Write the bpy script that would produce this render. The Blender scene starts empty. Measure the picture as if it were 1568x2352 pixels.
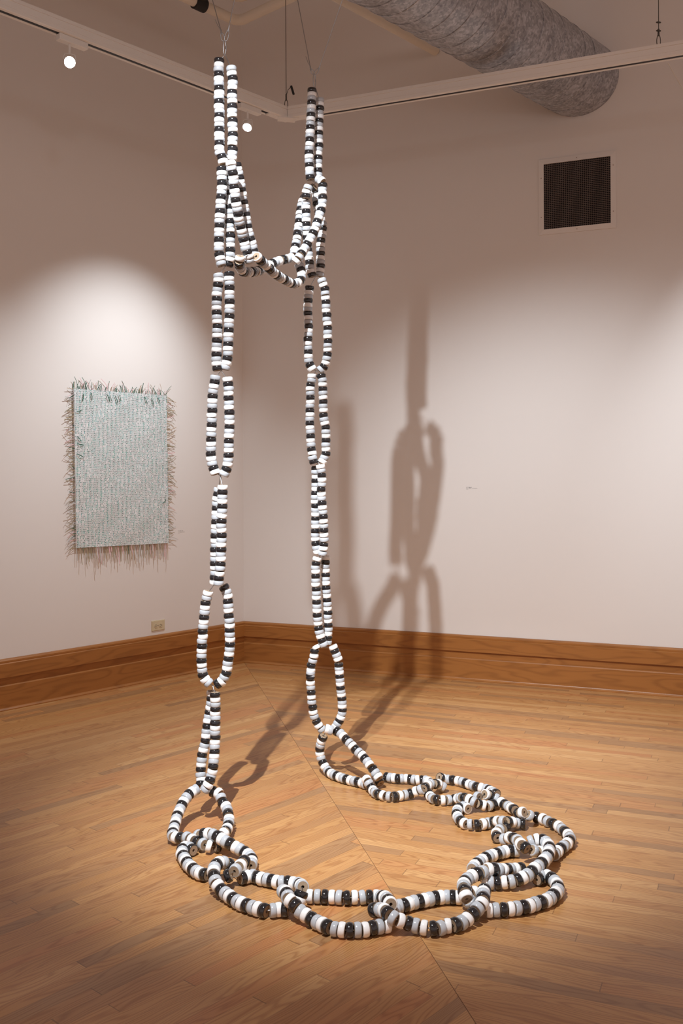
import bpy, bmesh, math, random
from mathutils import Vector, Matrix
random.seed(7)
sc = bpy.context.scene
COL = sc.collection

# ---------------------------------------------------------------- camera
FPX, HZ = 2206.8, 1088.0            # focal length in pixels, horizon row of the 1568 x 2352 frame
CAM = Vector((3.4872, -6.4145, 1.42))
YAW, ROLL = 0.3959, -0.0046
cam_data = bpy.data.cameras.new('camera')
cam = bpy.data.objects.new('camera', cam_data); COL.objects.link(cam)
cam_data.sensor_fit = 'VERTICAL'; cam_data.sensor_height = 36.0
cam_data.lens = FPX / 2352 * 36
cam_data.shift_y = -(1176 - HZ) / 2352
cam_data.clip_start = .05
FW = Vector((-math.sin(YAW), math.cos(YAW), 0)); R0 = Vector((math.cos(YAW), math.sin(YAW), 0)); U0 = Vector((0, 0, 1))
RT = R0 * math.cos(ROLL) + U0 * math.sin(ROLL); UP = -R0 * math.sin(ROLL) + U0 * math.cos(ROLL)
cam.matrix_world = Matrix(((RT.x, UP.x, -FW.x, CAM.x), (RT.y, UP.y, -FW.y, CAM.y), (RT.z, UP.z, -FW.z, CAM.z), (0, 0, 0, 1)))
sc.camera = cam

# ---------------------------------------------------------------- light, world, exposure
sc.view_settings.view_transform = 'Standard'; sc.view_settings.look = 'None'
sc.view_settings.gamma = 1; sc.view_settings.use_curve_mapping = False
sc.view_settings.exposure = 0.0
W = bpy.data.worlds.new('world'); sc.world = W; W.use_nodes = True
W.node_tree.nodes['Background'].inputs[0].default_value = (1.0, .76, .675, 1)
W.node_tree.nodes['Background'].inputs[1].default_value = 0.58
try:
    sc.cycles.max_bounces = 8; sc.cycles.diffuse_bounces = 5; sc.cycles.glossy_bounces = 4
    sc.cycles.sample_clamp_indirect = 6.0; sc.cycles.caustics_reflective = False; sc.cycles.caustics_refractive = False
except Exception:
    pass

AL = 1.9043                          # inside angle between the two walls
DL = Vector((math.cos(AL), -math.sin(AL), 0))      # along the left wall, towards the viewer
NL = Vector((math.sin(AL), math.cos(AL), 0))       # out of the left wall
def corner(a, b):
    """floor point a metres off the left wall and b metres off the right wall"""
    return Vector(((a + b * NL.y) / NL.x, -b, 0))
def LW(s, z, off=0.0):               # point on the left wall, s metres from the corner
    return DL * s + NL * off + Vector((0, 0, z))
def RW(x, z, off=0.0):               # point on the right wall
    return Vector((x, -off, z))

def spot(name, loc, aim, watts, cone, blend, radius=.03, color=(.925, .968, 1)):
    d = bpy.data.lights.new(name, 'SPOT'); d.energy = watts; d.spot_size = math.radians(cone); d.spot_blend = blend
    d.shadow_soft_size = radius; d.color = color
    o = bpy.data.objects.new(name, d); COL.objects.link(o); o.location = loc
    o.rotation_euler = (Vector(aim) - Vector(loc)).to_track_quat('-Z', 'Y').to_euler()
    return o
def point(name, loc, watts, radius=.05, color=(.925, .968, 1)):
    d = bpy.data.lights.new(name, 'POINT'); d.energy = watts; d.shadow_soft_size = radius; d.color = color
    o = bpy.data.objects.new(name, d); COL.objects.link(o); o.location = loc
    return o
KEY = Vector((1.80, -4.02, 3.60))
spot('wall_flood', KEY, (2.25, 0, .34), 440, 58, .9, .022)
point('wall_flood_spill', KEY, 6.0, .03)
spot('floor_flood', (2.06, -4.92, 3.60), (2.02, -2.4, 0), 1150, 46, .95, .02)
spot('wall_spotlight', (3.0, -3.4, 3.61), (2.9, 0, .7), 75, 64, 1.0, .03)
spot('edge_spotlight', (3.8, -1.25, 3.6), (3.8, 0, 1.9), 130, 60, 1.0, .03)

# ---------------------------------------------------------------- helpers
def tag(o, label=None, cat=None, group=None, kind=None):
    if label: o['label'] = label
    if cat: o['category'] = cat
    if group: o['group'] = group
    if kind: o['kind'] = kind
    return o
def empty(name, loc, label, cat, group=None):
    o = bpy.data.objects.new(name, None); COL.objects.link(o); o.location = loc; o.empty_display_size = .05
    return tag(o, label, cat, group)
def link(name, me, mat, parent=None, loc=None):
    """mesh built in world space; placed under parent so that world coordinates stay put"""
    o = bpy.data.objects.new(name, me); COL.objects.link(o)
    for m in (mat if isinstance(mat, (list, tuple)) else [mat]): me.materials.append(m)
    if parent is not None:
        o.parent = parent
        off = Vector((0, 0, 0)); q = parent
        while q is not None:
            off += q.location; q = q.parent
        me.transform(Matrix.Translation(-off))
    if loc is not None: o.location = loc
    return o
def mesh(bm, name, smooth=None):
    me = bpy.data.meshes.new(name); bmesh.ops.recalc_face_normals(bm, faces=bm.faces[:]); bm.to_mesh(me); bm.free()
    if smooth is not None:
        for p in me.polygons: p.use_smooth = True
        try: me.set_sharp_from_angle(angle=math.radians(smooth))
        except Exception: pass
    return me
def box(bm, c, ax, ay, az, h):
    """box centred at c, unit axes, half sizes h"""
    c = Vector(c); v = []
    for sx in (-1, 1):
        for sy in (-1, 1):
            for sz in (-1, 1):
                v.append(bm.verts.new(c + ax * (sx * h[0]) + ay * (sy * h[1]) + az * (sz * h[2])))
    for f in ((0, 1, 3, 2), (4, 6, 7, 5), (0, 4, 5, 1), (2, 3, 7, 6), (0, 2, 6, 4), (1, 5, 7, 3)):
        bm.faces.new([v[i] for i in f])
    return v
Z = Vector((0, 0, 1))
def tube(bm, pts, r, n=8, closed=False, caps=True):
    pts = [Vector(p) for p in pts]; m = len(pts); rings = []; prev = None
    for i, p in enumerate(pts):
        a = pts[(i - 1) % m] if closed or i else p
        b = pts[(i + 1) % m] if closed or i < m - 1 else p
        t = (b - a).normalized()
        if prev is None:
            u = t.orthogonal().normalized()
        else:
            u = (prev - t * prev.dot(t))
            u = u.normalized() if u.length > 1e-6 else t.orthogonal().normalized()
        prev = u; w = t.cross(u)
        rr = r[i] if isinstance(r, (list, tuple)) else r
        rings.append([bm.verts.new(p + (u * math.cos(2 * math.pi * k / n) + w * math.sin(2 * math.pi * k / n)) * rr) for k in range(n)])
    for i in range(m if closed else m - 1):
        A, B = rings[i], rings[(i + 1) % m]
        for k in range(n): bm.faces.new((A[k], A[(k + 1) % n], B[(k + 1) % n], B[k]))
    if caps and not closed:
        bm.faces.new(rings[0][::-1]); bm.faces.new(rings[-1])
    return rings
def sweep(bm, prof, a, b, xa, za=Z, mitre_a=0, mitre_b=0, close=True):
    """extrude profile [(off, z)] from a to b; off along xa; mitre shifts the ends per unit of off"""
    d = (b - a).normalized(); A = [bm.verts.new(a + xa * x + za * z + d * (mitre_a * x)) for x, z in prof]
    B = [bm.verts.new(b + xa * x + za * z + d * (mitre_b * x)) for x, z in prof]
    n = len(prof)
    for i in range(n if close else n - 1): bm.faces.new((A[i], A[(i + 1) % n], B[(i + 1) % n], B[i]))
    if close: bm.faces.new(A[::-1]); bm.faces.new(B)
def rayv(u, v): return FW + RT * ((u - 784) / FPX) - UP * ((v - HZ) / FPX)
def at_depth(u, v, d): return CAM + rayv(u, v) * d
def at_height(u, v, z): r = rayv(u, v); return CAM + r * ((z - CAM.z) / r.z)

# ---------------------------------------------------------------- materials
def M(name, color, rough=.5, metal=0.0, spec=None, coat=0.0):
    m = bpy.data.materials.new(name); m.use_nodes = True
    b = m.node_tree.nodes['Principled BSDF']
    b.inputs['Base Color'].default_value = (*color, 1); b.inputs['Roughness'].default_value = rough; b.inputs['Metallic'].default_value = metal
    if spec is not None: b.inputs['Specular IOR Level'].default_value = spec
    if coat: b.inputs['Coat Weight'].default_value = coat; b.inputs['Coat Roughness'].default_value = .08
    return m
class NT:
    def __init__(s, m): s.t = m.node_tree; s.b = s.t.nodes['Principled BSDF']
    def n(s, typ, ins=None, **kw):
        k = s.t.nodes.new(typ)
        for a, v in kw.items(): setattr(k, a, v)
        for i, v in (ins or {}).items():
            if isinstance(v, bpy.types.NodeSocket): s.t.links.new(v, k.inputs[i])
            else: k.inputs[i].default_value = v
        return k
    def math(s, op, a, b=None, c=None):
        ins = {0: a}
        if b is not None: ins[1] = b
        if c is not None: ins[2] = c
        return s.n('ShaderNodeMath', ins, operation=op).outputs[0]
    def mix(s, f, a, b, blend='MIX'):
        return s.n('ShaderNodeMix', {0: f, 6: a, 7: b}, data_type='RGBA', blend_type=blend).outputs[2]
    def ramp(s, f, stops):
        r = s.n('ShaderNodeValToRGB', {0: f}); e = r.color_ramp.elements
        while len(e) < len(stops): e.new(.5)
        for i, (p, c) in enumerate(stops): e[i].position = p; e[i].color = (*c, 1) if len(c) == 3 else c
        return r.outputs[0]
    def xyz(s, x, y, z=0.0): return s.n('ShaderNodeCombineXYZ', {0: x, 1: y, 2: z}).outputs[0]
    def set(s, i, v): s.t.links.new(v, s.b.inputs[i])

def wall_mat():
    m = M('wall_paint', (.80, .775, .755), .55, spec=.25); t = NT(m)
    co = t.n('ShaderNodeTexCoord').outputs['Object']
    nz = t.n('ShaderNodeTexNoise', {'Vector': co, 'Scale': 160.0, 'Detail': 3.0}).outputs[0]
    n2 = t.n('ShaderNodeTexNoise', {'Vector': co, 'Scale': 1.3, 'Detail': 4.0}).outputs[0]
    t.set('Base Color', t.mix(n2, (.79, .765, .745, 1), (.815, .79, .77, 1)))
    t.set('Normal', t.n('ShaderNodeBump', {'Strength': .06, 'Distance': .002, 'Height': nz}).outputs[0])
    return m
def floor_mat():
    m = M('oak_strip_floor', (.5, .3, .15), .34, spec=.4); t = NT(m)
    uv = t.n('ShaderNodeUVMap', uv_map='UVMap').outputs[0]
    s = t.n('ShaderNodeSeparateXYZ', {0: uv}); u, v = s.outputs[0], s.outputs[1]
    vw = t.math('DIVIDE', v, .0525); row = t.math('FLOOR', vw); fv = t.math('FRACT', vw)
    r1 = t.n('ShaderNodeTexWhiteNoise', {'Vector': t.xyz(row, 3.7)}, noise_dimensions='2D').outputs[0]
    r2 = t.n('ShaderNodeTexWhiteNoise', {'Vector': t.xyz(row, 9.1)}, noise_dimensions='2D').outputs[0]
    ln = t.math('MULTIPLY_ADD', r2, .7, .75)
    uu = t.math('ADD', t.math('DIVIDE', u, ln), t.math('MULTIPLY', r1, 31.0)); pid = t.math('FLOOR', uu); fu = t.math('FRACT', uu)
    rn = t.n('ShaderNodeTexWhiteNoise', {'Vector': t.xyz(row, pid)}, noise_dimensions='2D')
    rv = rn.outputs[0]
    base = t.ramp(rv, [(0, (.37, .20, .088)), (.10, (.41, .225, .10)), (.16, (.47, .235, .09)), (.45, (.51, .265, .098)), (.62, (.54, .288, .112)), (.72, (.50, .225, .084)), (.80, (.53, .278, .105)), (1, (.58, .33, .138))])
    ofs = t.math('MULTIPLY', rv, 57.0)
    # cathedral figure: rings stretched along the strip
    warp = t.n('ShaderNodeTexNoise', {'Vector': t.xyz(t.math('MULTIPLY_ADD', u, 1.5, ofs), t.math('MULTIPLY_ADD', v, 9.0, ofs), ofs), 'Scale': 1.0, 'Detail': 2.0}).outputs[0]
    ph = t.math('MULTIPLY_ADD', warp, 105.0, t.math('MULTIPLY', v, 420.0))
    rings = t.math('SINE', ph)
    rings = t.math('POWER', t.math('MULTIPLY_ADD', rings, .5, .5), 2.6)
    fine = t.n('ShaderNodeTexNoise', {'Vector': t.xyz(t.math('MULTIPLY_ADD', u, 7.0, ofs), t.math('MULTIPLY', v, 420.0)), 'Scale': 1.0, 'Detail': 3.0, 'Roughness': .65}).outputs[0]
    g = t.math('ADD', t.math('MULTIPLY', rings, .55), t.math('MULTIPLY', t.math('SUBTRACT', fine, .47), 1.3))
    c = t.mix(t.n('ShaderNodeClamp', {0: g}).outputs[0], base, t.mix(1.0, base, (.60, .45, .36, 1), 'MULTIPLY'))
    ev = t.math('LESS_THAN', t.math('MINIMUM', fv, t.math('SUBTRACT', 1.0, fv)), .016)
    eu = t.math('LESS_THAN', t.math('MINIMUM', fu, t.math('SUBTRACT', 1.0, fu)), .0016)
    seam = t.math('MAXIMUM', t.math('MULTIPLY', ev, .32), t.math('MULTIPLY', eu, .5))
    c = t.mix(seam, c, (.10, .045, .02, 1))
    t.set('Base Color', c)
    rg = t.n('ShaderNodeTexNoise', {'Vector': uv, 'Scale': 3.0, 'Detail': 3.0}).outputs[0]
    t.set('Roughness', t.math('MULTIPLY_ADD', rg, .16, .27))
    t.set('Normal', t.n('ShaderNodeBump', {'Strength': .10, 'Distance': .002, 'Height': t.math('SUBTRACT', fine, seam)}).outputs[0])
    return m
def base_mat():
    m = M('stained_oak', (.3, .13, .04), .38, spec=.4); t = NT(m)
    uv = t.n('ShaderNodeUVMap', uv_map='UVMap').outputs[0]
    s = t.n('ShaderNodeSeparateXYZ', {0: uv}); u, v = s.outputs[0], s.outputs[1]
    warp = t.n('ShaderNodeTexNoise', {'Vector': t.xyz(t.math('MULTIPLY', u, 1.1), t.math('MULTIPLY', v, 7.0)), 'Scale': 1.0, 'Detail': 2.0}).outputs[0]
    rings = t.math('POWER', t.math('MULTIPLY_ADD', t.math('SINE', t.math('MULTIPLY_ADD', warp, 60.0, t.math('MULTIPLY', v, 60.0))), .5, .5), 3.0)
    fine = t.n('ShaderNodeTexNoise', {'Vector': t.xyz(t.math('MULTIPLY', u, 9.0), t.math('MULTIPLY', v, 320.0)), 'Scale': 1.0, 'Detail': 3.0, 'Roughness': .7}).outputs[0]
    g = t.math('ADD', t.math('MULTIPLY', rings, .35), t.math('MULTIPLY', t.math('SUBTRACT', fine, .42), .6))
    t.set('Base Color', t.mix(t.n('ShaderNodeClamp', {0: g}).outputs[0], (.38, .155, .04, 1), (.18, .065, .016, 1)))
    return m
def duct_mat():
    m = M('galvanised_steel', (.42, .41, .42), .42, .45); t = NT(m)
    co = t.n('ShaderNodeTexCoord').outputs['Object']
    vo = t.n('ShaderNodeTexVoronoi', {'Vector': co, 'Scale': 75.0}).outputs['Color']
    f = t.n('ShaderNodeSeparateColor', {0: vo}).outputs[0]
    n2 = t.n('ShaderNodeTexNoise', {'Vector': co, 'Scale': 14.0, 'Detail': 6.0, 'Roughness': .72}).outputs[0]
    f = t.math('ADD', t.math('MULTIPLY', f, .28), t.math('MULTIPLY', n2, .8))
    t.set('Base Color', t.ramp(f, [(.25, (.21, .215, .235)), (.5, (.36, .365, .39)), (.75, (.58, .585, .62))]))
    t.set('Roughness', t.math('MULTIPLY_ADD', f, .25, .3))
    return m
def weave_mat():
    m = M('woven_foil_strips', (.7, .72, .72), .38, .25, spec=.6); t = NT(m)
    uv = t.n('ShaderNodeUVMap', uv_map='UVMap').outputs[0]
    wob = t.n('ShaderNodeTexNoise', {'Vector': uv, 'Scale': 6.0, 'Detail': 2.0}).outputs[0]
    s = t.n('ShaderNodeSeparateXYZ', {0: uv}); u, v = s.outputs[0], s.outputs[1]
    u = t.math('MULTIPLY_ADD', wob, .012, u); v = t.math('MULTIPLY_ADD', wob, .010, v)
    cu = t.math('DIVIDE', u, .0105); iu = t.math('FLOOR', cu); fu = t.math('FRACT', cu)
    ru = t.n('ShaderNodeTexWhiteNoise', {'Vector': t.xyz(iu, 1.3)}, noise_dimensions='2D').outputs[0]
    cv = t.math('ADD', t.math('DIVIDE', v, .0118), t.math('MULTIPLY', ru, .35)); iv = t.math('FLOOR', cv); fv = t.math('FRACT', cv)
    rc = t.n('ShaderNodeTexWhiteNoise', {'Vector': t.xyz(iu, iv)}, noise_dimensions='2D')
    r = rc.outputs[0]; sp = t.n('ShaderNodeSeparateColor', {0: rc.outputs[1]})
    # dark gaps between the strips: upright dashes, some long, some missing
    gu = t.math('LESS_THAN', fu, t.math('MULTIPLY_ADD', sp.outputs[1], .30, .26))
    gv = t.math('LESS_THAN', fv, t.math('MULTIPLY_ADD', r, .62, .36))
    big = t.n('ShaderNodeTexNoise', {'Vector': t.xyz(t.math('MULTIPLY', u, 9.0), t.math('MULTIPLY', v, 3.0)), 'Scale': 1.0, 'Detail': 3.0}).outputs[0]
    gap = t.math('MULTIPLY', t.math('MULTIPLY', gu, gv), t.math('GREATER_THAN', t.math('ADD', sp.outputs[2], t.math('MULTIPLY', big, .5)), .34))
    gcol = t.ramp(sp.outputs[0], [(0, (.02, .045, .045)), (.3, (.04, .12, .11)), (.55, (.09, .30, .29)), (.8, (.15, .44, .37)), (1, (.24, .50, .58))])
    scol = t.ramp(r, [(0, (.70, .75, .78)), (.3, (.82, .86, .88)), (.6, (.88, .88, .92)), (.85, (.80, .88, .90)), (1, (.92, .94, .95))])
    t.set('Base Color', t.mix(gap, scol, gcol))
    t.set('Normal', t.n('ShaderNodeBump', {'Strength': .35, 'Distance': .003, 'Height': t.math('SUBTRACT', r, gap)}).outputs[0])
    return m
def wood_face_mat():
    m = M('raw_wood_fibre', (.30, .21, .14), .75); t = NT(m)
    co = t.n('ShaderNodeTexCoord').outputs['Object']
    n = t.n('ShaderNodeTexNoise', {'Vector': co, 'Scale': 300.0, 'Detail': 4.0}).outputs[0]
    t.set('Base Color', t.mix(n, (.22, .15, .095, 1), (.42, .31, .21, 1)))
    return m
MAT = dict(
    wall=wall_mat(), floor=floor_mat(), oak=base_mat(), duct=duct_mat(), weave=weave_mat(), fibre=wood_face_mat(),
    ceiling=M('ceiling_paint', (.78, .75, .72), .7), track=M('track_paint', (.88, .85, .81), .45), slot=M('track_slot', (.015, .014, .016), .5),
    white=M('white_bead_enamel', (.86, .86, .86), .14, coat=.5), grey=M('grey_bead_enamel', (.46, .485, .52), .16, coat=.5),
    black=M('black_bead_enamel', (.012, .012, .014), .12, coat=.6),
    steel=M('steel_cable', (.42, .42, .43), .38, 1.0), darksteel=M('dark_cable', (.10, .09, .08), .45, .6),
    pipe=M('painted_pipe', (.82, .76, .66), .6), clampm=M('black_rubber', (.012, .011, .011), .55),
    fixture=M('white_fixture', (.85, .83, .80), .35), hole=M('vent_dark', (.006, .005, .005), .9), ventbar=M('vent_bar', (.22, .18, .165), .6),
    ventframe=M('vent_frame_paint', (.80, .775, .755), .5), screw=M('screw_head', (.35, .27, .24), .5, .3), ivory=M('ivory_plastic', (.66, .58, .40), .35),
    slotdark=M('socket_slot', (.03, .022, .015), .6), vinyl=M('label_lettering', (.20, .20, .20), .6),
    joint=M('floor_joint', (.16, .075, .032), .6), cord=M('white_cord', (.8, .74, .66), .6),
    f_green=M('dark_green_strip', (.015, .12, .07), .3, .3), f_olive=M('olive_brown_strip', (.36, .31, .20), .4, .2), f_tan=M('tan_strip', (.55, .42, .30), .4, .2),
    f_pink=M('pink_strip', (.78, .50, .52), .4), f_grey=M('silver_strip', (.7, .72, .72), .25, .5))
mb = bpy.data.materials.new('lamp_glow'); mb.use_nodes = True
bb = mb.node_tree.nodes['Principled BSDF']; bb.inputs['Emission Color'].default_value = (1, .95, .88, 1); bb.inputs['Emission Strength'].default_value = 60
MAT['bulb'] = mb

# ---------------------------------------------------------------- room shell
H = 5.3
def quad(name, vs, mat, uvs=None):
    bm = bmesh.new(); f = bm.faces.new([bm.verts.new(v) for v in vs])
    if uvs:
        l = bm.loops.layers.uv.new('UVMap')
        for lp, c in zip(f.loops, uvs): lp[l].uv = c
    me = bpy.data.meshes.new(name); bm.to_mesh(me); bm.free()
    o = bpy.data.objects.new(name, me); COL.objects.link(o); me.materials.append(mat); return tag(o, kind='structure')
LEN_L, LEN_R = 10.0, 9.0
PL, PR = DL * LEN_L, Vector((LEN_R, 0, 0))
PB = corner(0, 11.0)
far = Vector((LEN_R, -11.0, 0)); PLL = DL * (11.0 / -DL.y)
# floor: two fields of strips meeting in a mitre that halves the corner
bis = (corner(1, 1)).normalized(); t_ = 11.0 / -bis.y; MB_ = bis * t_
bm = bmesh.new(); uvl = bm.loops.layers.uv.new('UVMap')
def fl(vs, a, b):
    f = bm.faces.new([bm.verts.new(v) for v in vs])
    for lp in f.loops: lp[uvl].uv = (lp.vert.co.dot(a), lp.vert.co.dot(b) + 40)
fl([Vector((0, 0, 0)), PLL, MB_], DL, NL)
fl([Vector((0, 0, 0)), MB_, far, PR], Vector((1, 0, 0)), Vector((0, 1, 0)))
bmesh.ops.recalc_face_normals(bm, faces=bm.faces[:])
me = bpy.data.meshes.new('floor'); bm.to_mesh(me); bm.free()
flo = bpy.data.objects.new('floor', me); COL.objects.link(flo); me.materials.append(MAT['floor']); tag(flo, kind='structure')
hz = Vector((0, 0, H))
quad('wall_left', [Vector((0, 0, 0)), hz, PLL + hz, PLL], MAT['wall'])
quad('wall_right', [Vector((0, 0, 0)), PR, PR + hz, hz], MAT['wall'])
quad('ceiling', [hz, PR + hz, far + hz, PLL + hz], MAT['ceiling'])
# thin dark mitre joint is part of the floor: a hairline groove strip
bm = bmesh.new(); box(bm, bis * 5 + Vector((0, 0, .0003)), bis, Z.cross(bis), Z, (4.97, .0007, .0003))
tag(link('trim_1', mesh(bm, 'trim_1'), MAT['joint']), kind='structure')

PROF = [(0, 0), (.027, 0), (.027, .006), (.020, .014), (.018, .018), (.018, .146), (.014, .152), (.010, .153), (.010, .200), (.027, .200),
        (.027, .282), (.021, .287), (.022, .291), (.022, .300), (.016, .308), (.004, .3105), (0, .3105)]
tanh = 1 / math.tan(AL / 2)
for nm, a, b, xa, l in (('baseboard_left', Vector((0, 0, 0)), DL * LEN_L, NL, None), ('baseboard_right', Vector((0, 0, 0)), PR, Vector((0, -1, 0)), None)):
    bm = bmesh.new(); sweep(bm, PROF, a, b, xa, mitre_a=tanh)
    bmesh.ops.recalc_face_normals(bm, faces=bm.faces[:]); ul = bm.loops.layers.uv.new('UVMap'); d = (b - a).normalized()
    for f in bm.faces:
        for lp in f.loops:
            co = lp.vert.co; lp[ul].uv = (co.dot(d) + (37 if nm.endswith('right') else 0), co.z + (co.dot(xa) if abs(f.normal.z) > .7 else 0) + (3.1 if co.z > .19 else 0) * 0)
    me = bpy.data.meshes.new(nm); bm.to_mesh(me); bm.free()
    o = bpy.data.objects.new(nm, me); COL.objects.link(o); me.materials.append(MAT['oak']); tag(o, kind='structure')

# ---------------------------------------------------------------- the beaded chain
def zk(ox, oy, s): return lambda *a: (ox + a[0] / s, oy + a[1] / s) + tuple(a[2:])
A_, B_, C_, D_, E_ = zk(360, 0, 3.136), zk(420, 320, 3.92), zk(420, 600, 3.92), zk(420, 1060, 3.92), zk(360, 1500, 3.136)
F_, G_, U_, T_ = zk(360, 1780, 3.92), zk(620, 1900, 2.24), zk(800, 1700, 2.904), zk(780, 1880, 4.9)
P_, Q_, V_, W_ = zk(380, 1860, 6.533), zk(540, 1960, 6.533), zk(1040, 1900, 2.97), zk(700, 1640, 7.84)
BR, BT = .0222, .0203                 # bead radius and thickness

def bead_mesh(nm, paint):
    prof = [(.0052, -.0085), (.0172, -.0085), (.0186, -.0086), (.0203, -.0076), (.0215, -.0050), (.0222, 0), (.0215, .0050), (.0203, .0076), (.0186, .0086), (.0172, .0085), (.0052, .0085)]
    bm = bmesh.new(); n = 28; rings = []
    for r, z in prof: rings.append([bm.verts.new((r * math.cos(2 * math.pi * k / n), r * math.sin(2 * math.pi * k / n), z * BT / .0176)) for k in range(n)])
    m = len(prof)
    for i in range(m):
        a, b = rings[i], rings[(i + 1) % m]
        for k in range(n):
            f = bm.faces.new((a[k], a[(k + 1) % n], b[(k + 1) % n], b[k])); f.smooth = True
            f.material_index = 1 if i in (0, m - 2, m - 1) else 0
    bmesh.ops.recalc_face_normals(bm, faces=bm.faces[:])
    me = bpy.data.meshes.new(nm); bm.to_mesh(me); bm.free(); me.materials.append(paint); me.materials.append(MAT['fibre'])
    try: me.set_sharp_from_angle(angle=math.radians(50))
    except Exception: pass
    return me
BEAD = {'W': ('white bead', bead_mesh('white_bead', MAT['white'])), 'G': ('grey bead', bead_mesh('grey_bead', MAT['grey'])), 'B': ('black bead', bead_mesh('black_bead', MAT['black']))}

def to3(p, z0):
    u, v = p[0], p[1]; d = p[2] if len(p) > 2 else z0
    return at_depth(u, v, d) if d >= 1 else at_height(u, v, d)
def resample(pts, n):
    """n points evenly spread along a smooth curve through pts"""
    if len(pts) == 1 or n == 1: return [(pts[0], None)]
    P = [pts[0] * 2 - pts[1]] + pts + [pts[-1] * 2 - pts[-2]]; fine = []
    for i in range(1, len(P) - 2):
        a, b, c, d = P[i - 1:i + 3]
        for k in range(12):
            t = k / 12
            fine.append(.5 * ((2 * b) + (c - a) * t + (2 * a - 5 * b + 4 * c - d) * t * t + (3 * b - a - 3 * c + d) * t ** 3))
    fine.append(pts[-1]); L = [0]
    for i in range(1, len(fine)): L.append(L[-1] + (fine[i] - fine[i - 1]).length)
    out = []; j = 0
    for k in range(n):
        s = L[-1] * k / (n - 1)
        while j < len(L) - 2 and L[j + 1] < s: j += 1
        t = (s - L[j]) / max(1e-9, L[j + 1] - L[j]); out.append((fine[j].lerp(fine[j + 1], t), (fine[j + 1] - fine[j]).normalized()))
    return out
NBEADS = 0
def loop(label, sides, z0, scale=1.0, apex=None, foot=None, group='loops of the beaded chain'):
    """sides: (order of colours, number of beads, path, reversed-in-cable); z0: depth if >= 1 else height of the centre line"""
    global NBEADS
    built = []; cab = []
    for sd in sides:
        seq, n, path = sd[:3]; rev = len(sd) > 3 and sd[3]
        pts = [to3(p, z0) for p in path]; rs = resample(pts, n); row = []
        for i, (c, t) in enumerate(rs):
            if t is None: t = (sd[4] if len(sd) > 4 else Vector((1, 0, 0)))
            row.append((c, t, seq[i % len(seq)]))
        built += row
        q = [c for c, t, s in row]; cab.append(q[::-1] if rev else q)
    c0 = sum((b[0] for b in built), Vector()) / len(built); c0.z = min(b[0].z for b in built)
    root = empty('bead_loop', c0, label, 'bead loop', group)
    for c, t, s in built:
        lab, me = BEAD[s]
        o = bpy.data.objects.new('bead', me); COL.objects.link(o); o.parent = root; o['label'] = lab
        j = Vector((random.gauss(0, .05), random.gauss(0, .05), random.gauss(0, .05)))
        o.rotation_mode = 'QUATERNION'; o.rotation_quaternion = (t + j).normalized().to_track_quat('Z', 'Y')
        k = scale * random.uniform(.975, 1.02); o.scale = (k, k, k)
        o.location = c - c0 + Vector((random.gauss(0, .0007), random.gauss(0, .0007), 0 if c.z < .04 else random.gauss(0, .0007)))
        NBEADS += 1
    path = []
    for i, q in enumerate(cab):
        if i == 0 and apex: path.append(to3(apex, z0))
        if i == 1 and foot: path.append(to3(foot, z0))
        path += q
    bm = bmesh.new(); tube(bm, path, .0022, 6, closed=True)
    link('cable', mesh(bm, 'cable', 60), MAT['steel'], root)['label'] = 'thin steel cable'
    return root
DLs, DRs = 4.0, 4.55
def dd(f, pts, d): return [f(*p, d) if len(p) < 3 else f(p[0], p[1], d + p[2]) for p in pts]
# ---- left hanging strand, from the top
loop('topmost loop of the left hanging strand, held by the steel link',
     [('BWG', 23, dd(A_, [(449, 440), (447, 560), (449, 700), (451, 830), (450, 960), (452, 1035), (451, 1072), (459, 1110), (471, 1143), (476, 1165)], DLs)),
      ('GWB', 20, dd(A_, [(538, 498), (546, 560), (545, 640), (543, 700), (543, 800), (546, 900), (549, 960), (545, 1040), (545, 1098), (540, 1140)], DLs + .02), True)],
     DLs, apex=A_(492, 393, DLs), foot=A_(505, 1190, DLs + .03))
loop('swag loop hanging from the left strand, its two strings slanting down to the right',
     [('WGB', 23, [B_(*p) for p in [(430, 225, 3.95), (438, 265, 3.95), (455, 350, 3.96), (460, 437, 3.97), (478, 570, 3.98), (500, 695, 4.0), (528, 828, 4.03), (548, 915, 4.05), (568, 990, 4.06), (592, 1052, 4.07), (600, 1088, 4.08)]]),
      ('BWG', 23, [B_(*p) for p in [(482, 232, 4.04), (500, 320, 4.05), (515, 400, 4.06), (530, 500, 4.07), (548, 600, 4.08), (565, 715, 4.09), (590, 840, 4.1), (614, 925, 4.11), (632, 1000, 4.12), (640, 1040, 4.12)]], True)],
     DLs, apex=B_(458, 195, 4.0), foot=B_(622, 1110, 4.1))
loop('second loop of the left hanging strand, beside the slanting swag',
     [('BWG', 21, dd(B_, [(345, 270), (350, 312), (350, 395), (348, 478), (340, 560), (335, 640), (330, 718), (328, 800), (325, 885), (325, 970), (325, 1018), (330, 1062), (345, 1120)], DLs)),
      ('WBG', 20, dd(B_, [(395, 318), (398, 400), (400, 480), (406, 560), (412, 640), (420, 700), (420, 785), (424, 868), (425, 950), (424, 1035), (420, 1082), (408, 1125)], DLs + .045), True)],
     DLs, apex=B_(375, 235, DLs), foot=B_(375, 1150, DLs))
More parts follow.
